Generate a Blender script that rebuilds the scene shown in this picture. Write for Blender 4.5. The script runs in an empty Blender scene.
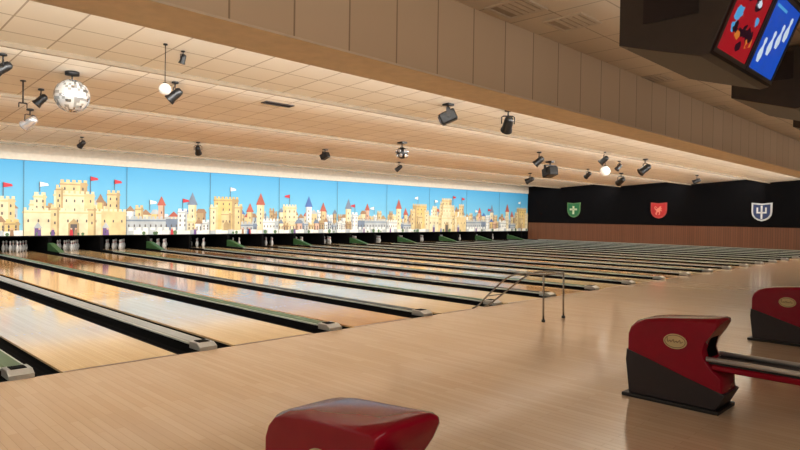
import bpy, bmesh, math, random
from mathutils import Vector, Matrix
S = bpy.context.scene
COL = S.collection
rnd = random.Random(7)

# ------------------------------------------------------------------ camera
FPX = 613.0
TH = math.radians(44.7); CH = 1.435
PITCH = math.radians(-0.785); ROLL = math.radians(0.89)
fwd0 = Vector((math.cos(TH), math.sin(TH), 0)); right0 = Vector((math.sin(TH), -math.cos(TH), 0))
F = (fwd0*math.cos(PITCH) + Vector((0, 0, 1))*math.sin(PITCH)).normalized()
U0 = right0.cross(F).normalized()
R_ = right0*math.cos(ROLL) + U0*math.sin(ROLL)
U_ = U0*math.cos(ROLL) - right0*math.sin(ROLL)
CP = Vector((0, 0, CH))
cam = bpy.data.cameras.new('camera'); co = bpy.data.objects.new('camera', cam); COL.objects.link(co)
cam.sensor_width = 36; cam.lens = FPX/800*36; cam.clip_end = 200
co.matrix_world = Matrix(((R_.x, U_.x, -F.x, 0), (R_.y, U_.y, -F.y, 0), (R_.z, U_.z, -F.z, CH), (0, 0, 0, 1)))
S.camera = co
def ray(px, py): return F + R_*((px-400)/FPX) + U_*((225-py)/FPX)      # unit depth
def atY(px, py, Y): d = ray(px, py); return CP + d*(Y/d.y)
def atX(px, py, X): d = ray(px, py); return CP + d*(X/d.x)
def atZ(px, py, Z): d = ray(px, py); return CP + d*((Z-CH)/d.z)

# ------------------------------------------------------------------ dimensions
B = 5.95; PITCHX = 1.72; DIV0 = 1.445
YM = 23.85; MZ0, MZ1 = 0.58, 3.16
XR = 36.85; XL = -7.0
SY0, SY1, SZ = 4.24, 4.86, 2.9
CZ = 3.75
SECT = [4.86, 9.0, 13.0, 17.2, 21.4, YM]
def ceil(Y):
    if Y < SY1: return CZ
    for a, b in zip(SECT, SECT[1:]):
        if Y <= b: return 3.8 - 0.25*(Y-a)/4.1
    return 3.6

# ------------------------------------------------------------------ materials
def lin(c):
    return tuple(((v/255)/12.92 if v/255 <= .04045 else ((v/255+.055)/1.055)**2.4) for v in c)
def mat(name, rgb, rough=.5, metal=0, emit=0, coat=0, noise=0.06, nscale=8, spec=.5, glow=False):
    m = bpy.data.materials.new(name); m.use_nodes = True
    nt = m.node_tree; p = nt.nodes['Principled BSDF']; c = lin(rgb)
    p.inputs['Roughness'].default_value = rough; p.inputs['Metallic'].default_value = metal
    p.inputs['Specular IOR Level'].default_value = spec
    p.inputs['Coat Weight'].default_value = coat; p.inputs['Coat Roughness'].default_value = .06
    tc = nt.nodes.new('ShaderNodeTexCoord'); n = nt.nodes.new('ShaderNodeTexNoise'); n.inputs['Scale'].default_value = nscale
    r = nt.nodes.new('ShaderNodeValToRGB')
    r.color_ramp.elements[0].position = .3; r.color_ramp.elements[1].position = .7
    r.color_ramp.elements[0].color = (*[v*(1-noise) for v in c], 1)
    r.color_ramp.elements[1].color = (*[min(1, v*(1+noise)) for v in c], 1)
    nt.links.new(tc.outputs['Object'], n.inputs['Vector']); nt.links.new(n.outputs['Fac'], r.inputs['Fac'])
    if glow: p.inputs['Base Color'].default_value = (.01, .01, .012, 1)
    else: nt.links.new(r.outputs['Color'], p.inputs['Base Color'])
    if emit:
        nt.links.new(r.outputs['Color'], p.inputs['Emission Color']); p.inputs['Emission Strength'].default_value = emit
    return m
def brickmat(name, c1, c2, cm, w, h, axes='XY', mortar=.01, offset=0.0, rough=.5, zramp=None, spec=.5, coat=0, streak=0):
    m = bpy.data.materials.new(name); m.use_nodes = True
    nt = m.node_tree; p = nt.nodes['Principled BSDF']; N = nt.nodes.new; L = nt.links.new
    p.inputs['Roughness'].default_value = rough; p.inputs['Specular IOR Level'].default_value = spec
    p.inputs['Coat Weight'].default_value = coat; p.inputs['Coat Roughness'].default_value = .05
    tc = N('ShaderNodeTexCoord'); sp = N('ShaderNodeSeparateXYZ'); cb = N('ShaderNodeCombineXYZ')
    L(tc.outputs['Object'], sp.inputs[0]); L(sp.outputs[axes[0]], cb.inputs[0])
    if axes[1] != '0': L(sp.outputs[axes[1]], cb.inputs[1])
    else: cb.inputs[1].default_value = h*.5
    b = N('ShaderNodeTexBrick'); b.offset = offset; b.squash = 1
    b.inputs['Scale'].default_value = 1; b.inputs['Brick Width'].default_value = w; b.inputs['Row Height'].default_value = h
    b.inputs['Mortar Size'].default_value = mortar; b.inputs['Mortar Smooth'].default_value = .1
    b.inputs['Color1'].default_value = (*lin(c1), 1); b.inputs['Color2'].default_value = (*lin(c2), 1); b.inputs['Mortar'].default_value = (*lin(cm), 1)
    L(cb.outputs[0], b.inputs['Vector'])
    col = b.outputs['Color']
    if streak:
        mp = N('ShaderNodeMapping'); mp.inputs['Scale'].default_value = (.5, 14, 1) if axes[0] == 'Y' else (14, .5, 1)
        L(cb.outputs[0], mp.inputs[0]); n = N('ShaderNodeTexNoise'); n.inputs['Scale'].default_value = 2; n.inputs['Detail'].default_value = 4
        L(mp.outputs[0], n.inputs['Vector'])
        mr = N('ShaderNodeMapRange'); mr.inputs[1].default_value = .3; mr.inputs[2].default_value = .7; mr.inputs[3].default_value = 1-streak; mr.inputs[4].default_value = 1
        L(n.outputs['Fac'], mr.inputs[0])
        mx = N('ShaderNodeMix'); mx.data_type = 'RGBA'; mx.blend_type = 'MULTIPLY'; mx.inputs[0].default_value = 1
        L(col, mx.inputs[6]); L(mr.outputs[0], mx.inputs[7]); col = mx.outputs[2]
    if zramp:                                    # list of (pos in metres along Y, tint)
        mr = N('ShaderNodeMapRange'); mr.inputs[2].default_value = 20.0; L(sp.outputs['Y'], mr.inputs[0])
        r = N('ShaderNodeValToRGB'); L(mr.outputs[0], r.inputs[0])
        els = r.color_ramp.elements
        for i, (q, c) in enumerate(zramp):
            e = els[i] if i < 2 else els.new(q/20)
            e.position = q/20; e.color = (*lin(c), 1)
        mx = N('ShaderNodeMix'); mx.data_type = 'RGBA'; mx.blend_type = 'MULTIPLY'; mx.inputs[0].default_value = 1
        L(col, mx.inputs[6]); L(r.outputs[0], mx.inputs[7]); col = mx.outputs[2]
    L(col, p.inputs['Base Color'])
    return m
M = {}
M['approach'] = brickmat('approach_boards', (208, 182, 154), (200, 172, 143), (184, 156, 127), .9, .06, 'YX', .0018, .37, .13, spec=.65, streak=.06)
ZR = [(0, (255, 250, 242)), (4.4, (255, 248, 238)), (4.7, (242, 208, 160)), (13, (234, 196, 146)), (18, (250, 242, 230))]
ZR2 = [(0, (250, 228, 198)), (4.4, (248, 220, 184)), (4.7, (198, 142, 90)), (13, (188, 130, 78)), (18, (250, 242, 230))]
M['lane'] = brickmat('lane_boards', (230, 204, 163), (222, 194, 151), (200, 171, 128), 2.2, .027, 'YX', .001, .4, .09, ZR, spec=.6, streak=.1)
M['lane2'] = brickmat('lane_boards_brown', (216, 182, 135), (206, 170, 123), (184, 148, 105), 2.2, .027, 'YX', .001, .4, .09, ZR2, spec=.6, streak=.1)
M['tile'] = brickmat('ceiling_tiles', (240, 233, 219), (233, 225, 209), (182, 169, 149), .61, .61, 'XY', .011, 0, .85)
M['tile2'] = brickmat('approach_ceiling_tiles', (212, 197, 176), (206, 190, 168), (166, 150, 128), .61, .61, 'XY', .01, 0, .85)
M['lip'] = mat('ceiling_lip', (158, 142, 120), .8)
M['soffit'] = brickmat('soffit_panels', (206, 180, 150), (201, 174, 143), (150, 125, 98), .6, 50, 'X0', .009, 0, .7)
M['soffitbot'] = mat('soffit_underside', (212, 190, 162), .7)
M['wain'] = brickmat('wainscot_boards', (112, 70, 46), (101, 61, 39), (58, 36, 23), .12, 40, 'Y0', .006, 0, .45)
M['blackwall'] = mat('black_wall', (10, 9, 11), .9, spec=.1)
M['cream'] = mat('cream_paint', (206, 196, 180), .8)
M['pit'] = mat('pit_dark', (12, 11, 11), .9, spec=.05)
M['bed'] = mat('lane_bed', (22, 20, 18), .9, spec=.05)
M['gutter'] = mat('gutter_black', (12, 12, 13), .8, spec=0.05)
M['dark'] = mat('dark_rubber', (17, 17, 18), .8, spec=0.05)
M['green'] = mat('cap_green', (88, 110, 84), .5, spec=.3)
M['silver'] = mat('cap_silver', (160, 162, 160), .45, .2)
M['dgreen'] = mat('cap_dark_green', (72, 94, 72), .6, spec=.2)
M['char'] = mat('cap_charcoal', (76, 79, 77), .6, spec=.2)
M['steel'] = mat('brushed_steel', (176, 176, 174), .3, .6)
M['railgrey'] = mat('ramp_tube_steel', (128, 122, 116), .25, .9)
M['railsteel'] = mat('rail_steel', (196, 194, 190), .3, .4)
M['edge'] = mat('edge_strip', (200, 204, 196), .4, spec=.2)
M['wedge'] = mat('wedge_green', (44, 84, 42), .6)
M['black'] = mat('fixture_black', (15, 14, 15), .4)
M['lens'] = mat('lens_glass', (120, 120, 130), .1)
M['white'] = mat('lamp_white', (235, 232, 225), .3, emit=.2)
M['silverlamp'] = mat('lamp_silver', (205, 205, 205), .25, .7)
M['mir1'] = mat('mirror_tile_light', (210, 210, 208), .2, .5); M['mir2'] = mat('mirror_tile_mid', (172, 172, 170), .2, .65); M['mir3'] = mat('mirror_tile_dark', (132, 130, 128), .2, .75)
M['red'] = mat('hood_red', (138, 7, 30), .17, spec=.32)
M['skirt'] = mat('skirt_charcoal', (36, 28, 30), .5)
M['badge'] = mat('badge_gold', (205, 180, 130), .4)
M['script'] = mat('badge_script_brown', (120, 86, 50), .5)
M['pin'] = mat('pin_white', (186, 184, 180), .4)
M['pinred'] = mat('pin_red', (160, 20, 24), .3)
M['mark'] = mat('lane_mark', (90, 50, 30), .3)
M['house'] = mat('monitor_housing', (64, 56, 51), .55)
M['bezel'] = mat('monitor_bezel', (96, 94, 92), .4)
M['vent'] = mat('vent_grey', (196, 181, 160), .6)
M['ventdark'] = mat('vent_dark', (158, 142, 121), .7)

# ------------------------------------------------------------------ mesh builder
class MB:
    def __init__(s): s.bm = bmesh.new()
    def face(s, pts, m=0, smooth=False):
        f = s.bm.faces.new([s.bm.verts.new(p) for p in pts]); f.material_index = m; f.smooth = smooth; return f
    def box(s, x0, x1, y0, y1, z0, z1, m=0, bev=0):
        vs = [s.bm.verts.new((x, y, z)) for x in (x0, x1) for y in (y0, y1) for z in (z0, z1)]
        fs = [s.bm.faces.new([vs[i] for i in q]) for q in ((0, 1, 3, 2), (4, 6, 7, 5), (0, 4, 5, 1), (2, 3, 7, 6), (0, 2, 6, 4), (1, 5, 7, 3))]
        for f in fs: f.material_index = m
        if bev:
            es = list({e for f in fs for e in f.edges})
            r = bmesh.ops.bevel(s.bm, geom=es, offset=bev, segments=2, affect='EDGES', profile=.5)
            for f in r['faces']: f.material_index = m
        return s
    def prism(s, pts, axis, a, b, m=0, bev=0, seg=3):
        """pts polygon in the two other axes, extruded a..b along axis"""
        def mk(p, t): return {'x': (t, p[0], p[1]), 'y': (p[0], t, p[1]), 'z': (p[0], p[1], t)}[axis]
        A = [s.bm.verts.new(mk(p, a)) for p in pts]; Bv = [s.bm.verts.new(mk(p, b)) for p in pts]
        n = len(pts); fs = [s.bm.faces.new(A[::-1]), s.bm.faces.new(Bv)]
        for i in range(n): fs.append(s.bm.faces.new((A[i], A[(i+1) % n], Bv[(i+1) % n], Bv[i])))
        for f in fs: f.material_index = m
        if bev:
            es = list({e for f in fs[:2] for e in f.edges})
            r = bmesh.ops.bevel(s.bm, geom=es, offset=bev, segments=seg, affect='EDGES', profile=.5)
            for f in r['faces']: f.material_index = m; f.smooth = True
        return s
    def loft(s, rings, m=0):
        V = [[s.bm.verts.new(p) for p in r] for r in rings]; n = len(V[0])
        for f in (s.bm.faces.new(V[0][::-1]), s.bm.faces.new(V[-1])): f.material_index = m
        for a, b in zip(V, V[1:]):
            for i in range(n):
                f = s.bm.faces.new((a[i], a[(i+1) % n], b[(i+1) % n], b[i])); f.material_index = m; f.smooth = True
        return s
    def lathe(s, prof, seg=16, m=0, mtx=None, smooth=True, mfun=None):
        rings = []
        for (r, z) in prof:
            if r < 1e-6: rings.append([s.bm.verts.new((0, 0, z))])
            else: rings.append([s.bm.verts.new((r*math.cos(2*math.pi*k/seg), r*math.sin(2*math.pi*k/seg), z)) for k in range(seg)])
        for i in range(len(rings)-1):
            a, b = rings[i], rings[i+1]
            for k in range(seg):
                k2 = (k+1) % seg
                if len(a) == 1 and len(b) == 1: continue
                if len(a) == 1: f = s.bm.faces.new((a[0], b[k2], b[k]))
                elif len(b) == 1: f = s.bm.faces.new((a[k], a[k2], b[0]))
                else: f = s.bm.faces.new((a[k], a[k2], b[k2], b[k]))
                f.smooth = smooth; f.material_index = mfun(i) if mfun else m
        if mtx is not None: bmesh.ops.transform(s.bm, matrix=mtx, verts=[v for q in rings for v in q])
        return s
    def tube(s, pts, r, seg=10, m=0):
        P = [Vector(p) for p in pts]; rings = []
        t = (P[1]-P[0]).normalized(); n = t.orthogonal().normalized()
        for i, p in enumerate(P):
            t2 = ((P[min(i+1, len(P)-1)] - P[max(i-1, 0)])).normalized()
            n = (n - t2*n.dot(t2)).normalized(); bn = t2.cross(n)
            rings.append([s.bm.verts.new(p + n*r*math.cos(2*math.pi*k/seg) + bn*r*math.sin(2*math.pi*k/seg)) for k in range(seg)])
        for a, b in zip(rings, rings[1:]):
            for k in range(seg):
                f = s.bm.faces.new((a[k], a[(k+1) % seg], b[(k+1) % seg], b[k])); f.smooth = True; f.material_index = m
        f = s.bm.faces.new(rings[0][::-1]); f.material_index = m; f = s.bm.faces.new(rings[-1]); f.material_index = m
        return s
    def build(s, name, mats, parent=None, loc=None):
        if not isinstance(mats, (list, tuple)): mats = [mats]
        if getattr(s, 'recalc', True): bmesh.ops.recalc_face_normals(s.bm, faces=s.bm.faces[:])
        me = bpy.data.meshes.new(name); s.bm.to_mesh(me); s.bm.free()
        for m in mats: me.materials.append(M[m] if isinstance(m, str) else m)
        o = bpy.data.objects.new(name, me); COL.objects.link(o)
        if parent: o.parent = parent
        if loc: o.location = loc
        return o
def smooth_path(pts, n=8):
    P = [Vector(p) for p in pts]; P = [P[0]*2-P[1]] + P + [P[-1]*2-P[-2]]; out = []
    for i in range(1, len(P)-2):
        for k in range(n):
            t = k/n; a, b, c, d = P[i-1:i+3]
            out.append(.5*((2*b) + (c-a)*t + (2*a-5*b+4*c-d)*t*t + (3*b-a-3*c+d)*t**3))
    return out + [P[-2]]
def tag(o, label, cat, group=None):
    o['label'] = label; o['category'] = cat
    if group: o['group'] = group
    return o
def thing(name, label, cat, loc=(0, 0, 0), group=None):
    o = bpy.data.objects.new(name, None); COL.objects.link(o); o.location = loc; o.empty_display_size = .2
    return tag(o, label, cat, group)
def struct(mb, name, mats):
    o = mb.build(name, mats); o['kind'] = 'structure'; return o
def copy_tree(o, parent=None):
    c = o.copy(); COL.objects.link(c)
    if parent: c.parent = parent
    for ch in list(o.children): copy_tree(ch, c)
    return c
ORD = ['first', 'second', 'third', 'fourth', 'fifth', 'sixth', 'seventh', 'eighth', 'ninth', 'tenth', 'eleventh', 'twelfth', 'thirteenth',
       'fourteenth', 'fifteenth', 'sixteenth', 'seventeenth', 'eighteenth', 'nineteenth', 'twentieth', 'twenty-first', 'twenty-second']

# ------------------------------------------------------------------ the setting
mb = MB(); mb.box(XL, XR, -5, B-.005, -.3, 0, 0); mb.box(XL, XR, B, 26.2, -.35, -.2, 1)
mb.box(DIV0+PITCHX*20+.1, XR, B, 26.2, -.2, 0, 0)
struct(mb, 'floor', ['approach', 'bed'])
mb = MB(); mb.box(XR, XR+.15, -5, 26.2, -.3, 3.9); struct(mb, 'wall_right', 'blackwall')
mb = MB(); mb.box(XR-.04, XR-.001, -5, YM-.05, 0, 1.1); mb.box(XR-.06, XR-.001, -5, YM-.05, 1.1, 1.16)
struct(mb, 'baseboard_right', 'wain')
mb = MB(); mb.box(XL, XR, YM, YM+.1, MZ1+.01, 3.9, 0); mb.box(XL, XR, 26.0, 26.15, -.3, 3.9, 1); mb.box(XL, XR, YM+.1, 26, .9, .95, 1)
struct(mb, 'wall_far', ['cream', 'pit'])
mb = MB(); mb.box(XL, XR, -5.15, -5, 0, 3.9); struct(mb, 'wall_back', 'cream')
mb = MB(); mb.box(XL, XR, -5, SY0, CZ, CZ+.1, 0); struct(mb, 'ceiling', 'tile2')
for i, (a, b) in enumerate(zip(SECT, SECT[1:])):
    zl = 3.8-.25*(b-a)/4.1; mb = MB()
    mb.prism([(a, 3.8), (b, zl), (b, 3.95), (a, 3.95)], 'x', XL, XR, 0); struct(mb, 'ceiling', 'tile')
    if b < YM: mb = MB(); mb.box(XL, XR, b-.05, b+.003, zl-.06, zl+.03); struct(mb, f'trim_{i+2}', 'lip')
mb = MB()
mb.box(XL, XR, SY0, SY1, SZ+.02, 3.9, 0); mb.box(XL, XR, SY0-.006, SY1+.006, SZ, SZ+.02, 1)
struct(mb, 'trim_1', ['soffit', 'soffitbot'])

# ------------------------------------------------------------------ lanes
LW = .53; GW = .235; LL = 19.35
def lane_parts(root, lm):
    m = MB(); m.box(-LW, LW, 0, LL, -.1, 0, 0)
    m.box(-LW, LW, -.0, .03, 0, .0012, 1)
    for i in range(7):
        x = (i-3)*.133; y = 4.7-abs(i-3)*.3
        m.face([(x-.022, y-.15, .0015), (x+.022, y-.15, .0015), (x, y, .0015)], 1)
    for x in (-.4, -.32, -.24, -.16, .16, .24, .32, .4):
        m.face([(x+.012*math.cos(a), 2.1+.03*math.sin(a), .0015) for a in [k*math.pi/4 for k in range(8)]], 1)
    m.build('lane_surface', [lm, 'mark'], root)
    for s in (-1, 1):
        g = MB(); n = 8; c = s*(LW+GW/2)
        pr = [(c+GW/2*math.cos(math.pi+math.pi*k/n), -.02+.085*math.sin(math.pi+math.pi*k/n)) for k in range(n+1)]
        pr = [(c-GW/2, -.02)] + pr[1:-1] + [(c+GW/2, -.02)]
        for (x0, z0), (x1, z1) in zip(pr, pr[1:]):
            g.face([(x0, 0, z0), (x1, 0, z1), (x1, LL, z1), (x0, LL, z0)], 0, True)
        g.face([(x, LL, z) for x, z in pr]); g.build('gutter', 'gutter', root)
protoL = {}
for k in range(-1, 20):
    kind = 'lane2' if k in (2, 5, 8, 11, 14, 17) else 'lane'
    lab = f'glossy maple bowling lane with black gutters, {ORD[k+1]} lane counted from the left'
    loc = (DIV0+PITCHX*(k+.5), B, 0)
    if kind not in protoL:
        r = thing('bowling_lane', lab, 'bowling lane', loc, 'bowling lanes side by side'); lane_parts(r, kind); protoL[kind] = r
    else:
        r = copy_tree(protoL[kind]); r.location = loc; r['label'] = lab
def divider_parts(root, cap):
    m = MB(); m.box(-.094, .094, .02, 17.7, -.2, .04); m.build('divider_body', 'dark', root)
    m = MB(); m.prism([(-.082, .04), (.082, .04), (.082, .053), (.06, .063), (-.06, .063), (-.082, .053)], 'y', .2, 16.4); m.build('cap', cap, root)
    for s in (-1, 1):
        m = MB(); m.box(s*.089-.005, s*.089+.005, .2, 16.4, .035, .055); m.build('edge_strip', 'edge', root)
    m = MB(); m.prism([(-.02, 0), (.22, 0), (.22, .074), (.05, .074), (-.02, .04)], 'x', -.1, .1, 0, .008, 2); m.build('end_block', 'steel', root)
    m = MB(); m.box(-.06, .06, .07, .19, .074, .08); m.build('end_plate', 'dark', root)
    if cap in ('silver', 'char'):
        m = MB(); m.prism([(16.4, .063), (17.7, .063), (17.7, .33), (17.45, .31)], 'x', -.085, .085); m.build('ramp_wedge', 'wedge', root)
    m = MB(); m.box(-.06, .06, 17.72, 19.9, -.1, .52); m.build('kickback', 'pit', root)
protoD = {}
CAPS = {0: 'green', 1: 'silver', 2: 'green', 3: 'char'}
CNAME = {'green': 'green', 'silver': 'silver grey', 'char': 'charcoal grey', 'dgreen': 'dark green'}
for k in range(0, 21):
    cap = CAPS.get(k, 'dgreen' if k % 2 == 0 else 'char')
    lab = f'{CNAME[cap]} topped gutter divider with steel end block, {ORD[k]} divider counted from the left'
    loc = (DIV0+PITCHX*k, B, 0)
    if cap not in protoD:
        r = thing('lane_divider', lab, 'lane divider', loc, 'dividers between the lanes'); divider_parts(r, cap); protoD[cap] = r
    else:
        r = copy_tree(protoD[cap]); r.location = loc; r['label'] = lab

# pins
prof = [(0, 0), (.026, 0), (.029, .012), (.047, .06), (.0575, .105), (.060, .118), (.057, .145), (.046, .19), (.030, .235), (.0235, .256), (.0228, .268), (.0235, .282), (.0245, .292), (.029, .318), (.0322, .342), (.030, .362), (.02, .377), (.008, .381), (0, .381)]
m = MB(); m.lathe(prof, 14, mfun=lambda i: 1 if i in (9, 11) else 0)
pin0 = tag(m.build('bowling_pin', ['pin', 'pinred']), 'white bowling pin with red neck stripes standing under the castle mural', 'bowling pin', 'white pins standing on the pin decks')
first = True
for k in range(2, 20):
    cx = DIV0+PITCHX*(k+.5)
    for row in range(4):
        for j in range(row+1):
            o = pin0 if first else pin0.copy()
            if not first: COL.objects.link(o)
            first = False
            o.location = (cx+(j-row/2)*.3048, B+18.29+row*.264, 0)

# ------------------------------------------------------------------ mural
ART = {'sky': (110, 196, 236), 'cloud': (150, 198, 212), 'tan': (202, 180, 132), 'tan2': (166, 142, 100), 'cream': (212, 198, 162), 'grey': (166, 172, 174),
       'red': (164, 82, 64), 'purple': (104, 74, 128), 'yellow': (204, 176, 110), 'win': (84, 76, 74), 'green': (78, 108, 72), 'white': (218, 218, 210), 'blue': (66, 98, 158), 'pink': (200, 160, 136), 'flag': (190, 40, 52), 'brown': (146, 114, 84), 'slate': (108, 122, 140)}
AN = list(ART)
def skymat():
    m = bpy.data.materials.new('mural_sky'); m.use_nodes = True; nt = m.node_tree; p = nt.nodes['Principled BSDF']; p.inputs['Roughness'].default_value = .6
    tc = nt.nodes.new('ShaderNodeTexCoord'); sp = nt.nodes.new('ShaderNodeSeparateXYZ'); mr = nt.nodes.new('ShaderNodeMapRange'); mr.inputs[2].default_value = 2.6
    r = nt.nodes.new('ShaderNodeValToRGB'); r.color_ramp.elements[0].color = (*lin((126, 190, 212)), 1); r.color_ramp.elements[1].color = (*lin((56, 144, 190)), 1)
    nt.links.new(tc.outputs['Object'], sp.inputs[0]); nt.links.new(sp.outputs['Z'], mr.inputs[0]); nt.links.new(mr.outputs[0], r.inputs[0]); nt.links.new(r.outputs[0], p.inputs['Base Color'])
    return m
AM = [skymat()] + [mat('mural_'+n, ART[n], .6, noise=.14, nscale=3) for n in AN[1:]]
PW = 3.44; PH = MZ1-MZ0
def art(m, kind, rng, mir=False, figs=0):
    ai = {n: i for i, n in enumerate(AN)}
    def P(pts, c, L): m.face([((PW-u if mir else u), -.004*L, v) for u, v in pts], ai[c])
    def Rc(a, b, c, d, col, L): P([(a, c), (b, c), (b, d), (a, d)], col, L)
    def cren(a, b, v, col, L, w=.08, h=.09):
        n = max(2, int((b-a)/(w*2))); st = (b-a)/n
        for i in range(n): Rc(a+i*st+st*.2, a+i*st+st*.8, v, v+h, col, L)
    def windows(a, b, c, d, nx, nz, L, col='win'):
        for i in range(nx):
            for j in range(nz):
                u = a+(i+.5)*(b-a)/nx; v = c+(j+.5)*(d-c)/nz; w = .026; h = .055
                P([(u-w, v-h), (u+w, v-h), (u+w, v+h*.5), (u, v+h), (u-w, v+h*.5)], col, L)
    SH = {'tan': 'tan2', 'yellow': 'tan2', 'cream': 'tan', 'pink': 'brown', 'white': 'grey', 'grey': 'slate', 'brown': 'tan2', 'slate': 'grey', 'tan2': 'brown', 'purple': 'slate'}
    def block(a, b, h, col, L, v0=0, nx=2, nz=2, top='cren', tc=None):
        Rc(a, b, v0, h, col, L); Rc(a+(b-a)*.74, b, v0, h, SH.get(col, 'grey'), L+.25)
        if top == 'cren': cren(a-.03, b+.03, h, col, L); Rc(a-.03, b+.03, h-.10, h-.05, SH.get(col, 'grey'), L+.3)
        elif top == 'cone': P([(a-.06, h), (b+.06, h), ((a+b)/2, h+(b-a)*1.5)], tc or 'red', L+.3)
        elif top == 'roof': P([(a-.05, h), (b+.05, h), (b-.06, h+.18), (a+.06, h+.18)], tc or 'red', L+.3)
        elif top == 'gable': P([(a-.04, h), (b+.04, h), ((a+b)/2, h+.22)], tc or 'red', L+.3)
        windows(a, b, v0+(h-v0)*.3, h-.1, nx, nz, L+.5)
    def flag(u, v, col, h=.45, s=1):
        Rc(u-.012, u+.012, v, v+h, 'win', 8)
        P([(u, v+h), (u, v+h-.17), (u+s*.28, v+h-.12), (u+s*.25, v+h-.05)], col, 8)
    def houses(a, b, L, hmin=.35, hmax=.8):
        u = a
        while u < b-.2:
            w = rng.uniform(.22, .45); w = min(w, b-u)
            block(u, u+w*.96, rng.uniform(hmin, hmax), rng.choice(['cream', 'white', 'tan', 'yellow', 'grey', 'white', 'pink', 'cream', 'tan2', 'tan']), L, 0, 2, 2, rng.choice(['roof', 'gable', 'cren', 'cren']), rng.choice(['red', 'tan2', 'slate', 'brown', 'grey', 'blue', 'brown']))
            u += w
    def trees(n):
        for i in range(n):
            u = rng.uniform(.1, 3.3); r = rng.uniform(.05, .1)
            P([(u+r*math.cos(t*math.pi/5), r*.9+r*math.sin(t*math.pi/5)) for t in range(10)], 'green', 9)
    def figure(u, col):
        P([(u-.06, 0), (u+.06, 0), (u+.045, .2), (u-.045, .2)], col, 9.4)
        P([(u+.035*math.cos(t*math.pi/4), .235+.035*math.sin(t*math.pi/4)) for t in range(8)], 'pink', 9.6)
    if kind == 0:
        houses(.2, 3.3, 1, 1.0, 1.25)
        block(1.15, 2.05, 1.9, 'tan', 2, 0, 3, 5); block(.95, 2.3, 1.5, 'cream', 3, 0, 5, 3); block(1.02, 1.24, 1.7, 'tan', 3.2, 0, 1, 3)
        block(.32, .7, 1.42, 'cream', 4, 0, 2, 4); block(2.75, 3.2, 1.58, 'tan', 4, 0, 2, 4); block(2.4, 2.62, 1.2, 'yellow', 3.5, 0, 1, 2, 'cone', 'brown')
        block(.0, 3.44, .88, 'cream', 5, 0, 11, 1); block(.85, 1.12, 1.0, 'tan', 5.6, 0, 1, 2); block(2.08, 2.35, 1.0, 'tan', 5.6, 0, 1, 2)
        Rc(1.42, 1.78, 0, .42, 'tan2', 6); P([(1.42, .42), (1.78, .42), (1.6, .6)], 'tan2', 6); Rc(1.49, 1.71, 0, .4, 'win', 7)
        flag(2.15, 1.55, 'flag', .6); flag(3.0, 1.68, 'flag', .4); flag(.5, 1.52, 'white', .35)
        for u in (.35, 2.6): block(u, u+.2, .26, 'purple', 6.5, 0, 1, 1, 'gable', 'grey')
    elif kind == 1:
        houses(.0, 3.4, 2, .7, 1.0); block(1.25, 1.5, 1.15, 'pink', 3, 0, 1, 2, 'cone', 'red'); block(2.5, 2.85, 1.2, 'cream', 3, 0, 1, 3, 'cone', 'slate'); block(.35, .65, 1.05, 'tan', 3, 0, 1, 2)
        block(.0, 2.1, .62, 'grey', 4, 0, 10, 1)
        for i in range(7): Rc(.1+i*.28, .28+i*.28, 0, .28, 'white', 4.8)
        block(2.05, 2.45, .95, 'white', 4.5, 0, 2, 3); houses(2.45, 3.44, 4.2, .42, .65)
        flag(.9, .95, 'white', .4); flag(2.25, 1.05, 'flag', .4)
    elif kind == 2:
        houses(1.4, 3.44, 2, .65, .95)
        block(.2, 1.35, 1.5, 'yellow', 3, 0, 4, 4); block(.0, .38, 1.15, 'cream', 4, 0, 1, 3); block(1.18, 1.55, 1.2, 'tan', 4, 0, 1, 3); block(.55, 1.02, .9, 'tan', 4, 0, 3, 1)
        Rc(.65, .92, 0, .4, 'tan2', 5); P([(.65, .4), (.92, .4), (.785, .56)], 'tan2', 5)
        block(2.3, 2.66, 1.28, 'cream', 4, 0, 1, 4, 'cone', 'red'); block(1.8, 2.07, .95, 'tan', 4, 0, 1, 2, 'cone', 'red'); block(2.95, 3.2, 1.05, 'tan2', 3, 0, 1, 2); block(2.6, 3.44, .58, 'white', 5, 0, 5, 1); block(1.5, 2.3, .44, 'grey', 5, 0, 4, 1)
        flag(.95, 1.6, 'white', .4)
    else:
        houses(.0, 3.44, 2, .7, 1.05); block(1.55, 1.9, 1.25, 'white', 3, 0, 1, 4, 'cone', 'blue'); block(2.45, 3.2, 1.25, 'cream', 3, 0, 3, 3); houses(0, 3.44, 4, .35, .6); flag(2.85, 1.35, 'flag'); block(.7, 1.0, 1.05, 'tan', 3, 0, 1, 3, 'cone', 'red')
    if kind != 0:
        for i in range(12): Rc(i*.287, i*.287+.275, 0, .15+.03*(i % 2), 'white' if i % 3 else 'grey', 7.5)
    trees(4)
    for i in range(figs): figure(rng.uniform(.3, 3.2), rng.choice(['purple', 'flag', 'blue', 'brown']))
KL = ['big tan castle', 'grey town wall', 'yellow castle keep', 'crowded small houses']
KIND = [3, 0, 1, 2, 3, 1, 2, 0, 1, 2]
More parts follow.
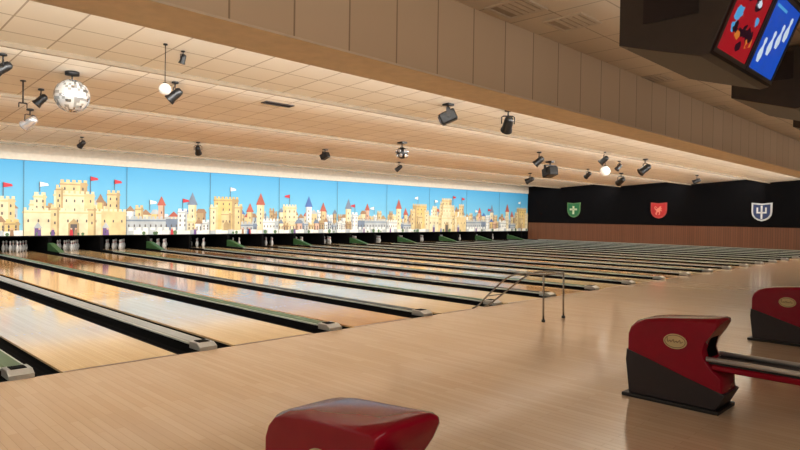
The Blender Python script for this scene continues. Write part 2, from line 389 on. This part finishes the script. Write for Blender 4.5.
for i in range(10):
    x0 = 5.81+PW*(i-1)
    r = thing('mural_panel', f'blue sky mural panel with {KL[KIND[i]]}, {ORD[i]} panel from the left', 'mural panel', (x0, YM, MZ0), 'castle mural panels above the pins')
    m = MB(); m.recalc = False
    w = PW
    m.face([(.002, 0, 0), (w-.002, 0, 0), (w-.002, 0, PH), (.002, 0, PH)], 0)
    m.face([(.002, .05, 0), (.002, .05, PH), (w-.002, .05, PH), (w-.002, .05, 0)], 0)
    art(m, KIND[i], random.Random(10+i), i in (4, 5, 6, 9), {0: 4, 1: 5, 2: 2, 3: 3}.get(i, 1))
    m.build('painted_board', AM, r)
    m = MB(); m.box(.015, w-.015, -.025, .05, -.04, 0); m.build('bottom_rail', 'dark', r)
    m = MB(); m.box(.006, .018, -.046, -.042, 0, PH); m.build('seam_strip', 'char', r)

# ------------------------------------------------------------------ shields
def shield(px, py, wpx, label, field, border, emb, inner=.84):
    c = atX(px, py, XR); dep = (c-CP).dot(F); hgt = wpx[1]*dep/FPX; wid = wpx[0]*dep/FPX/ .82
    r = thing('wall_shield', label, 'shield', (XR-.002, c.y, c.z), 'heraldic shields on the black wall')
    def outline(s):
        w, h = wid/2*s, hgt/2*s
        pts = [(-w, h), (0, h*.9), (w, h), (w, 0)]
        for t in (1, 2, 3): a = t/4*math.pi/2; pts.append((w*math.cos(a)*1.0, -h*math.sin(a)*.98))
        pts.append((0, -h))
        for t in (3, 2, 1): a = t/4*math.pi/2; pts.append((-w*math.cos(a), -h*math.sin(a)*.98))
        pts.append((-w, 0)); return pts
    m = MB(); m.prism(outline(1), 'x', -.06, 0); m.build('shield_border', border, r)
    m = MB(); m.prism(outline(inner), 'x', -.075, -.06); m.build('shield_field', field, r)
    m = MB()
    for q in emb: m.prism([(a*wid, b*hgt) for a, b in q], 'x', -.09, -.075)
    m.build('emblem', 'emb_'+label.split()[0], r)
def rc(a, b, c, d): return [(a, c), (b, c), (b, d), (a, d)]
M['sg'] = mat('shield_green', (40, 110, 66), .5); M['sr'] = mat('shield_red', (176, 34, 38), .5); M['sb'] = mat('shield_navy', (42, 62, 108), .5)
M['bg'] = mat('border_gold', (84, 124, 78), .5); M['br'] = mat('border_red', (172, 62, 56), .5); M['bw'] = mat('border_white', (204, 208, 212), .5)
M['emb_green'] = mat('emblem_pale', (200, 212, 174), .5); M['emb_red'] = mat('emblem_gold', (222, 140, 116), .5); M['emb_navy'] = mat('emblem_white', (226, 229, 232), .5)
shield(574, 210, (11.5, 15), 'green wall shield with pale cross emblem on the black wall', 'sg', 'bg', [rc(-.07, .07, -.28, .26), rc(-.28, .28, -.02, .1)])
beast = [(-.22, .30), (-.10, .32), (-.04, .22), (.08, .18), (.14, .08), (.26, .16), (.28, .26), (.20, .28), (.16, .2), (.12, .24), (.24, .34), (.32, .24), (.28, .08), (.16, .0), (.16, -.12), (.24, -.22), (.20, -.34), (.12, -.34), (.14, -.22), (.06, -.12), (-.04, -.12), (-.06, -.24), (.0, -.34), (-.1, -.34), (-.14, -.2), (-.1, -.04), (-.26, -.06), (-.28, .0), (-.12, .04), (-.26, .12), (-.26, .18), (-.14, .16)]
beast = [(a*.8, b*.8) for a, b in beast]
shield(659, 210.5, (13, 16), 'red wall shield with gold rampant beast emblem on the black wall', 'sr', 'br', [beast])
shield(762, 212, (15, 18.5), 'navy wall shield with white trident emblem and white border', 'sb', 'bw', [rc(-.045, .045, -.38, .34), rc(-.25, .25, -.08, .0), rc(-.25, -.17, .0, .24), rc(.17, .25, .0, .24)], .83)

# ------------------------------------------------------------------ ball returns
def ball_return(label, x0, y0):
    r = thing('ball_return', label, 'ball return', (x0, y0, 0), 'red ball returns on the approach'); W = .34
    pr = [(2.16, .03), (2.195, .30), (2.195, .52), (2.175, .575), (2.13, .62), (2.06, .645), (1.95, .665), (1.75, .684), (1.62, .697), (1.53, .705), (1.505, .697), (1.502, .68), (1.535, .61), (1.585, .535), (1.605, .46), (1.585, .385), (1.535, .315), (1.47, .26), (1.46, .15), (1.52, .03)]
    cy, cz = 1.86, .36
    m = MB(); rings = []
    for x, s in ((0, .91), (.006, .935), (.02, .965), (.045, .987), (.08, .998), (W/2, 1), (W-.08, .998), (W-.045, .987), (W-.02, .965), (W-.006, .935), (W, .91)):
        rings.append([(x, cy+(y-cy)*(1-(1-s)*.5), cz+(z-cz)*s) for y, z in pr])
    m.loft(rings); m.build('hood', 'red', r)
    m = MB(); m.prism([(2.195, .385), (2.198, .30), (2.168, .03), (1.51, .03), (1.455, .14), (1.448, .155), (1.72, .235), (2.0, .325)], 'x', -.006, W+.006, 0, .006, 2); m.build('skirt', 'skirt', r)
    m = MB(); m.box(-.03, W+.03, 1.48, 2.22, 0, .03, 0, .008); m.build('base_plate', 'black', r)
    m = MB(); m.prism([(1.555, .59), (1.582, .535), (1.598, .46), (1.58, .40), (1.66, .40), (1.66, .59)], 'x', .08, W-.08); m.build('mouth', 'pit', r)
    m = MB()
    e = [(1.81+.088*math.cos(k*math.pi/14), .50+.058*math.sin(k*math.pi/14)) for k in range(28)]
    m.prism(e, 'x', -.006, .001); bg = m.build('badge', 'badge', r)
    m = MB(); m.tube([(-.007, 1.81+.077*math.cos(k*math.pi/14), .50+.048*math.sin(k*math.pi/14)) for k in range(29)], .0025, 6); m.build('badge_ring', 'script', bg)
    m = MB(); m.tube(smooth_path([(-.007, 1.87-.012*i+(.006 if i % 2 else 0), .501+(.012, -.008, .004, -.008)[i % 4]+(.012 if i == 0 else 0)) for i in range(11)], 4), .0028, 6); m.build('badge_script', 'script', bg)
    def tray(h, ya, yb, n=8):
        c = W/2; return [(c-h, yb)] + [(c-h*math.cos(k*math.pi/n), ya+h-h*math.sin(k*math.pi/n)) for k in range(n+1)] + [(c+h, yb)]
    m = MB(); m.prism(tray(.14, .15, 1.55), 'z', .315, .365, 0, .012, 3); m.build('rack_tray', 'red', r)
    m = MB(); pts = tray(.15, .14, 1.585, 10); m.tube([(x, y, .40) for x, y in pts], .018, 10); m.build('rack_rail', 'railsteel', r)
    m = MB(); m.prism(tray(.143, .148, 1.57), 'z', .365, .386); m.build('rack_bed', 'black', r)
    m = MB(); m.box(W/2-.1, W/2+.1, .35, .6, 0, .315, 0, .02); m.build('rack_pedestal', 'skirt', r)
for (x, y), l in zip(((1.425, 0), (4.885, 0), (8.31, 0)), ('red ball return hood in the foreground, cut off by the bottom edge', 'red ball return with gold oval badge in full view, middle of the three', 'red ball return farthest along the approach, at the right edge')):
    ball_return(l, x, y)

# ------------------------------------------------------------------ ball ramp / rail by the foul line
r = thing('ball_ramp', 'low steel tube bowling ramp standing on the approach near the foul line', 'ball ramp', (7.73, 4.56, 0))
for s in (-1, 1):
    x = s*.27
    m = MB(); m.tube(smooth_path([(x, 0, .66), (x, .35, .645), (x*.95, .62, .56), (x*.75, 1.0, .26), (x*.6, 1.2, .09), (x*.55, 1.32, .025)], 6), .013); m.build('rail', 'railgrey', r)
    m = MB(); m.tube([(x, 0, .66), (x, -.01, .02)], .013); m.build('leg', 'railgrey', r)
    m = MB(); m.lathe([(0, 0), (.026, 0), (.026, .035), (0, .035)], 12, mtx=Matrix.Translation((x, -.01, 0))); m.build('foot', 'black', r)
m = MB(); m.tube([(-.27, 0, .655), (.27, 0, .655)], .012); m.build('cross_bar', 'railgrey', r)
m = MB(); m.tube([(-.2, 1.02, .25), (.2, 1.02, .25)], .008); m.build('cross_bar', 'railgrey', r)

# ------------------------------------------------------------------ monitors
M['scr_red'] = mat('screen_red', (168, 18, 32), .3, emit=.8, glow=True); M['scr_blue'] = mat('screen_blue', (16, 72, 178), .3, emit=1.0, glow=True)
M['scr_w'] = mat('screen_white', (215, 228, 242), .3, emit=.85, glow=True); M['scr_y'] = mat('screen_yellow', (226, 130, 50), .3, emit=.7, glow=True); M['scr_c'] = mat('screen_cyan', (80, 165, 220), .3, emit=.8, glow=True); M['scr_d'] = mat('screen_dark', (40, 12, 34), .3, emit=.5, glow=True)
PINP = [(-.10, 0), (.10, 0), (.19, .25), (.17, .42), (.08, .62), (.07, .7), (.115, .85), (.08, .97), (0, 1), (-.08, .97), (-.115, .85), (-.07, .7), (-.08, .62), (-.17, .42), (-.19, .25)]
def monitor(label, x0):
    r = thing('overhead_monitor', label, 'monitor', (x0, 0, 0), 'overhead score monitors'); W = 1.9; T = CZ-.025; D = -.05
    m = MB(); m.prism([(2.74, T), (2.74, 3.19+D), (2.58, 3.14+D), (1.98, 2.96+D), (1.90, 2.975+D), (1.58, T)], 'x', 0, W, 0, .012, 2); m.build('housing', 'house', r)
    for x in (.3, W-.3):
        m = MB(); m.box(x-.06, x+.06, 2.0, 2.3, T-.005, CZ-.001); m.build('mounting_bracket', 'black', r)
    a = Vector((0, 1.893, 2.99+D)); b = Vector((0, 1.59, 3.70)); up = (b-a).normalized(); n = Vector((0, -up.z, up.y)).normalized(); H = (b-a).length
    def poly(m, pts, d, mi): m.face([tuple(Vector((u, 0, 0))+a+up*v+n*d) for u, v in pts], mi)
    def quad(m, u0, u1, v0, v1, d, mi=0): poly(m, ((u0, v0), (u1, v0), (u1, v1), (u0, v1)), d, mi)
    for j in range(2):
        u0 = .02+j*.94; u1 = u0+.92
        m = MB()
        for (p, q, s, t) in ((u0, u1, .01, .05), (u0, u1, H-.05, H-.01), (u0, u0+.05, .05, H-.05), (u1-.05, u1, .05, H-.05)): quad(m, p, q, s, t, .016)
        bz = m.build('bezel', 'bezel', r)
        m = MB(); m.recalc = False
        U0, U1, V0, V1 = u0+.05, u1-.05, .05, H-.05; w = U1-U0; h = V1-V0
        def blob(cu, cv, ru, rv, d, mi, n_=12, wob=0, sd=0):
            g = random.Random(sd); poly(m, [(U0+w*(cu+ru*(1+wob*g.uniform(-1, 1))*math.cos(2*math.pi*k/n_)), V0+h*(cv+rv*(1+wob*g.uniform(-1, 1))*math.sin(2*math.pi*k/n_))) for k in range(n_)], d, mi)
        if j == 0:
            quad(m, U0, U1, V0, V1, .008, 0); g2 = random.Random(5)
            for i in range(22):
                s_ = g2.uniform(.05, .13)
                blob(g2.uniform(.16, .84), g2.uniform(.14, .86), s_, s_*.8, .009+.0003*i, g2.choice((1, 1, 2, 3, 4, 0, 0, 1)), 12, .35, i)
            m.build('screen', ['scr_red', 'scr_d', 'scr_y', 'scr_c', 'scr_w'], bz)
        else:
            quad(m, U0, U1, V0, V1, .008, 0)
            for i, (cu, cv, sc) in enumerate(((.2, .12, .34), (.42, .26, .34), (.62, .4, .34), (.8, .54, .34))):
                poly(m, [(U0+w*(cu+x*.42), V0+h*(cv+y*sc)) for x, y in PINP], .009+.0004*i, 1)
            quad(m, U0+.08*w, U0+.5*w, V0+.86*h, V0+.9*h, .01, 2)
            m.build('screen', ['scr_blue', 'scr_w', 'scr_c'], bz)
    m = MB(); m.box(-.008, .0, 2.0, 2.5, 3.3, 3.66); m.build('side_panel', 'skirt', r)
for i, l in enumerate(('dark overhead score monitor cabinet with lit screens, nearest the camera', 'dark overhead score monitor cabinet just behind the nearest one', 'small far overhead monitor cabinet at the right edge')):
    monitor(l, 5.78+3.44*i)

# ------------------------------------------------------------------ vents
def vent(px, py, label, z, hx=.3, hy=.3, slope=0, dark='ventdark', frame='vent'):
    c = atZ(px, py, z)
    if slope:
        d = ray(px, py); t = 4.0
        while True:
            c = CP+d*t
            if c.y > SY1 and c.z >= ceil(c.y)-.002: break
            t += .005
    r = thing('ceiling_vent', label, 'vent', c, 'vents in the ceilings'); r.rotation_euler = (slope, 0, 0)
    m = MB(); a = hx-.04; b = hy-.04
    m.box(-hx, hx, -hy, -b, -.015, 0); m.box(-hx, hx, b, hy, -.015, 0); m.box(-hx, -a, -b, b, -.015, 0); m.box(a, hx, -b, b, -.015, 0)
    m.build('vent_frame', frame, r)
    m = MB(); m.box(-a, a, -b, b, -.005, 0); m.build('vent_backing', dark, r)
    m = MB(); n = max(1, int(2*b/.085))
    for q in range(n): y = -b+.03+q*.08; m.box(-a, a, y, y+(.05 if dark == 'ventdark' else .01), -.012, -.005)
    m.build('louvre', frame, r)
for px, py, l in ((516, 8, 'square ceiling vent near the top centre edge'), (572, 22, 'square ceiling vent second along from the top centre'), (652, 79, 'square ceiling vent below left of the lit monitor'), (716, 108, 'square ceiling vent between the two monitor cabinets and the beam')):
    vent(px, py, l, CZ, .25, .25)
vent(278, 104, 'dark slot in the lane ceiling, right of the white globe lamp', 3.7, .34, .1, -.061, 'pit', 'skirt')

# ------------------------------------------------------------------ hanging lights
def spot(root, tilt, yaw, body='black'):
    m = MB(); m.lathe([(0, .01), (.07, .01), (.07, -.03), (.03, -.04), (0, -.04)], 16); m.build('mount_plate', 'black', root)
    m = MB(); m.tube([(0, 0, -.03), (0, 0, -.12)], .014)
    cy, sy = math.cos(yaw), math.sin(yaw)
    q = [(-.125, -.27), (-.125, -.14), (-.09, -.12), (.09, -.12), (.125, -.14), (.125, -.27)]
    m.tube([(a*cy, a*sy, b) for a, b in q], .012, 8); m.build('yoke', 'black', root)
    mt = Matrix.Translation((0, 0, -.27)) @ Matrix.Rotation(yaw, 4, 'Z') @ Matrix.Rotation(-tilt, 4, 'X')
    m = MB(); m.lathe([(0, -.17), (.05, -.165), (.08, -.13), (.09, -.06), (.095, .08), (.115, .15), (.115, .17), (.1, .17), (.09, .13), (0, .13)], 18, mtx=mt); cn = m.build('lamp_can', body, root)
    m = MB(); m.lathe([(0, .145), (.06, .142), (.088, .132)], 18, mtx=mt); m.build('lens', 'lens', cn)
def effect(root, tilt, yaw):
    m = MB(); m.box(-.09, .09, -.09, .09, -.04, .01); m.build('mount_plate', 'black', root)
    mt = Matrix.Rotation(yaw, 4, 'Z')
    m = MB(); m.tube([(0, 0, -.04), (0, 0, -.1)], .02); m.box(-.17, .17, -.04, .04, -.12, -.1); m.box(-.17, -.15, -.04, .04, -.3, -.1); m.box(.15, .17, -.04, .04, -.3, -.1)
    bmesh.ops.transform(m.bm, matrix=mt, verts=m.bm.verts[:]); m.build('yoke', 'black', root)
    m2 = Matrix.Translation((0, 0, -.28)) @ mt @ Matrix.Rotation(-tilt, 4, 'X')
    m = MB(); m.box(-.14, .14, -.12, .12, -.18, .18, 0, .03); bmesh.ops.transform(m.bm, matrix=m2, verts=m.bm.verts[:]); hb = m.build('head', 'black', root)
    m = MB(); m.lathe([(.09, .175), (.09, .2), (.075, .2), (.07, .185), (0, .19)], 16, mtx=m2); m.build('lens', 'lens', hb)
def globe(root, drop=.16):
    m = MB(); m.lathe([(0, .01), (.05, .01), (.05, -.03), (0, -.03)], 14); m.tube([(0, 0, -.02), (0, 0, -drop)], .01, 8); m.build('stem', 'black', root)
    e = drop-.16
    m = MB(); m.lathe([(0, -.15-e), (.05, -.15-e), (.055, -.19-e), (.03, -.2-e), (0, -.2-e)], 14); m.build('socket', 'black', root)
    m = MB(); m.lathe([(.14*math.sin(a), -.3-e-.14*math.cos(a)) for a in [k*math.pi/10 for k in range(11)]], 18); m.build('globe', 'white', root)
def rod(root):
    m = MB(); m.lathe([(0, .01), (.06, .01), (.06, -.02), (0, -.02)], 14); m.build('mount_plate', 'black', root)
    m = MB(); m.tube([(0, 0, -.01), (0, 0, -.5)], .016, 8); m.build('drop_pipe', 'black', root)
    m = MB(); m.tube([(-.08, 0, -.5), (.08, 0, -.5)], .016, 8); m.tube([(-.08, 0, -.5), (-.08, 0, -.6)], .012, 8); m.tube([(.08, 0, -.5), (.08, 0, -.6)], .012, 8); m.build('clamp', 'black', root)
def ballc(root):
    m = MB(); m.box(-.09, .09, -.09, .09, -.04, .015); m.build('mount_plate', 'black', root)
    m = MB(); m.tube([(0, 0, -.03), (0, 0, -.15)], .016, 8); m.build('stem', 'black', root)
    m = MB(); m.lathe([(.15*math.sin(a), -.28-.15*math.cos(a)) for a in [k*math.pi/10 for k in range(11)]], 18); bb = m.build('ball_body', 'black', root)
    for k in range(6):
        for el in (-.5, .3):
            a = k*math.pi/3+el; d = Vector((math.cos(a)*math.cos(el), math.sin(a)*math.cos(el), math.sin(el)))
            m = MB(); m.lathe([(.045, .0), (.045, .03), (.03, .03), (0, .022)], 10, mtx=Matrix.Translation(Vector((0, 0, -.28))+d*.14) @ d.to_track_quat('Z', 'Y').to_matrix().to_4x4()); m.build('lens', 'silverlamp', bb)
def mirror(root):
    m = MB(); m.lathe([(0, .01), (.1, .01), (.1, -.05), (.03, -.06), (0, -.06)], 16); m.tube([(0, 0, -.05), (0, 0, -.12)], .012, 8); m.build('motor', 'black', root)
    m = MB(); m.lathe([(.25*math.sin(a), -.36-.25*math.cos(a)) for a in [k*math.pi/18 for k in range(19)]], 36, smooth=False)
    g = random.Random(3)
    for f in m.bm.faces: f.material_index = g.choice((0, 0, 0, 1, 1, 2))
    m.build('mirror_sphere', ['mir1', 'mir2', 'mir3'], root)
NOM = {'spot': (.27, .27), 'spots': (.27, .27), 'effect': (.34, .28), 'globe': (.28, .3), 'ballc': (.36, .28), 'mirror': (.5, .36), 'rod': (.2, .3), 'wireglobe': (.28, 1.05)}
def hang(kind, px, py, size, label, name, cat, tilt=1.9, yaw=.6):
    nom, gz = NOM[kind]; d = ray(px, py); t = 3.0
    while t < 60:
        p = CP + d*t; sc = size*t/FPX/nom
        if p.y > SY1 and p.z >= ceil(p.y)-gz*sc: break
        t += .01
    r = thing(name, label, cat, (p.x, p.y, ceil(p.y)))
    r.scale = (sc, sc, sc)
    if kind == 'spot': spot(r, tilt, yaw)
    elif kind == 'spots': spot(r, tilt, yaw, 'silverlamp')
    elif kind == 'effect': effect(r, tilt, yaw)
    elif kind == 'globe': globe(r)
    elif kind == 'wireglobe': globe(r, .91)
    elif kind == 'rod': rod(r)
    elif kind == 'ballc': ballc(r)
    else: mirror(r)
    return r
HL = [('spot', 3, 68, 14, 'black ceiling spotlight cut off at the left edge of the photo', 2.2, 1.4),
      ('spots', 30, 122, 13, 'silver ceiling spotlight below left of the mirror ball', 2.0, .5),
      ('spot', 41, 100, 11, 'black ceiling spotlight just left of the mirror ball', 2.4, 1.2),
      ('rod', 23, 94, 9, 'thin black drop pipe hanging above the silver spotlight', 0, 0),
      ('mirror', 72, 96, 33, 'silver mirror ball hanging at the left above the mural', 0, 0),
      ('wireglobe', 165, 89, 12, 'small white globe lamp on a thin rod beside a black spotlight', 0, 0),
      ('spot', 175, 95, 13, 'black ceiling spotlight right beside the white globe lamp', 2.3, .9),
      ('spot', 183, 59, 8, 'small black ceiling lamp nearest the beam, above the white globe lamp', 2.8, .4),
      ('spot', 82, 144, 7, 'tiny black ceiling lamp just above the big castle in the mural', 2.2, .4),
      ('spot', 198, 150, 8, 'small black ceiling lamp above the grey town wall of the mural', 2.2, -.6),
      ('effect', 325, 156, 8, 'tiny black box light alone above the middle of the mural', 2.0, .3),
      ('ballc', 402, 153, 14, 'dark ball shaped party light studded with silver lenses', 0, 0),
      ('spot', 399, 168, 6, 'tiny black lamp directly below the ball shaped party light', 2.2, .4),
      ('effect', 448, 117, 16, 'large black boxy moving light near the beam in mid ceiling', 2.0, .7),
      ('spot', 508, 124, 14, 'black ceiling spotlight right of the boxy moving light', 2.3, -.7),
      ('spot', 539, 161, 9, 'small black lamp above the corner of mural and black wall', 2.3, .5),
      ('effect', 550, 172, 13, 'wide black box light just above the green shield end of the wall', 1.8, -.4),
      ('spot', 530, 180, 7, 'tiny black lamp at the top corner of mural and black wall', 2.0, .3),
      ('spot', 604, 160, 8, 'small black lamp above the white globe on the right', 2.3, .3),
      ('globe', 605, 171, 10, 'white globe lamp on the right, between the green and red shields', 0, 0),
      ('spot', 621, 181, 8, 'small low black lamp right of the right hand white globe', 2.0, -.5),
      ('spot', 619, 167, 6, 'tiny black lamp between the right hand globe and the farthest right spotlight', 2.4, .9),
      ('spot', 588, 175, 6, 'tiny black lamp just left of the right hand white globe', 2.2, -.2),
      ('spot', 697, 181, 6, 'tiny black lamp alone at the far right above the black wall', 2.0, .2),
      ('spot', 645, 169, 10, 'larger black spotlight at the right, above the red shield', 2.2, .8)]
NMS = {'spot': ('spotlight', 'spotlight'), 'spots': ('spotlight', 'spotlight'), 'effect': ('effect_light', 'stage light'), 'globe': ('globe_lamp', 'lamp'), 'wireglobe': ('globe_lamp', 'lamp'), 'rod': ('drop_pipe_bracket', 'bracket'), 'ballc': ('effect_light', 'stage light'), 'mirror': ('mirror_ball', 'mirror ball')}
for kd, px, py, s, l, ti, ya in HL: hang(kd, px, py, s, l, *NMS[kd], ti, ya)

# ------------------------------------------------------------------ lights
def area(name, loc, sx, sy, energy, dirv, color=(1, .985, .95), spread=math.pi):
    l = bpy.data.lights.new(name, 'AREA'); l.shape = 'RECTANGLE'; l.size = sx; l.size_y = sy; l.energy = energy; l.color = color; l.spread = spread
    o = bpy.data.objects.new(name, l); COL.objects.link(o); o.location = loc
    z = -Vector(dirv).normalized(); x = Vector((1, 0, 0)); x = (x - z*x.dot(z)).normalized(); y = z.cross(x)
    o.matrix_world = Matrix(((x.x, y.x, z.x, loc[0]), (x.y, y.y, z.y, loc[1]), (x.z, y.z, z.z, loc[2]), (0, 0, 0, 1)))
    return o
XC = (XL+XR)/2; XW = XR-XL-1
area('cove_light', (XC, SY1+.25, 3.3), XW, .15, 1350, (0, 1, .35))
for Y in SECT[1:4]: area('lane_light', (XC, Y+.12, 3.62), XW, .1, 930, (0, 1, .0))
area('mural_light', (XC, SECT[4]+.15, 3.6), XW, .1, 270, (0, 1, -.8), (1, .99, .97))
area('pit_light', (7.5, YM+.25, .78), 9, .1, 4, (0, .5, -1), (1, .97, .92))
area('approach_fill', (-2, -2.4, 3.5), 9, 2.2, 270, (.05, .9, -.8), (1, .95, .87))  # unseen fill added behind the camera, brightens the approach mostly at left
area('soffit_fill', (XC, 2.85, 3.55), XW, .15, 50, (0, 1, -.2), (1, .94, .85))  # extra fill without a real fixture, added to brighten the soffit face
w = bpy.data.worlds.new('world'); S.world = w; w.use_nodes = True
w.node_tree.nodes['Background'].inputs[0].default_value = (1, .95, .88, 1); w.node_tree.nodes['Background'].inputs[1].default_value = .35
S.view_settings.view_transform = 'Standard'; S.view_settings.look = 'None'; S.view_settings.exposure = 0
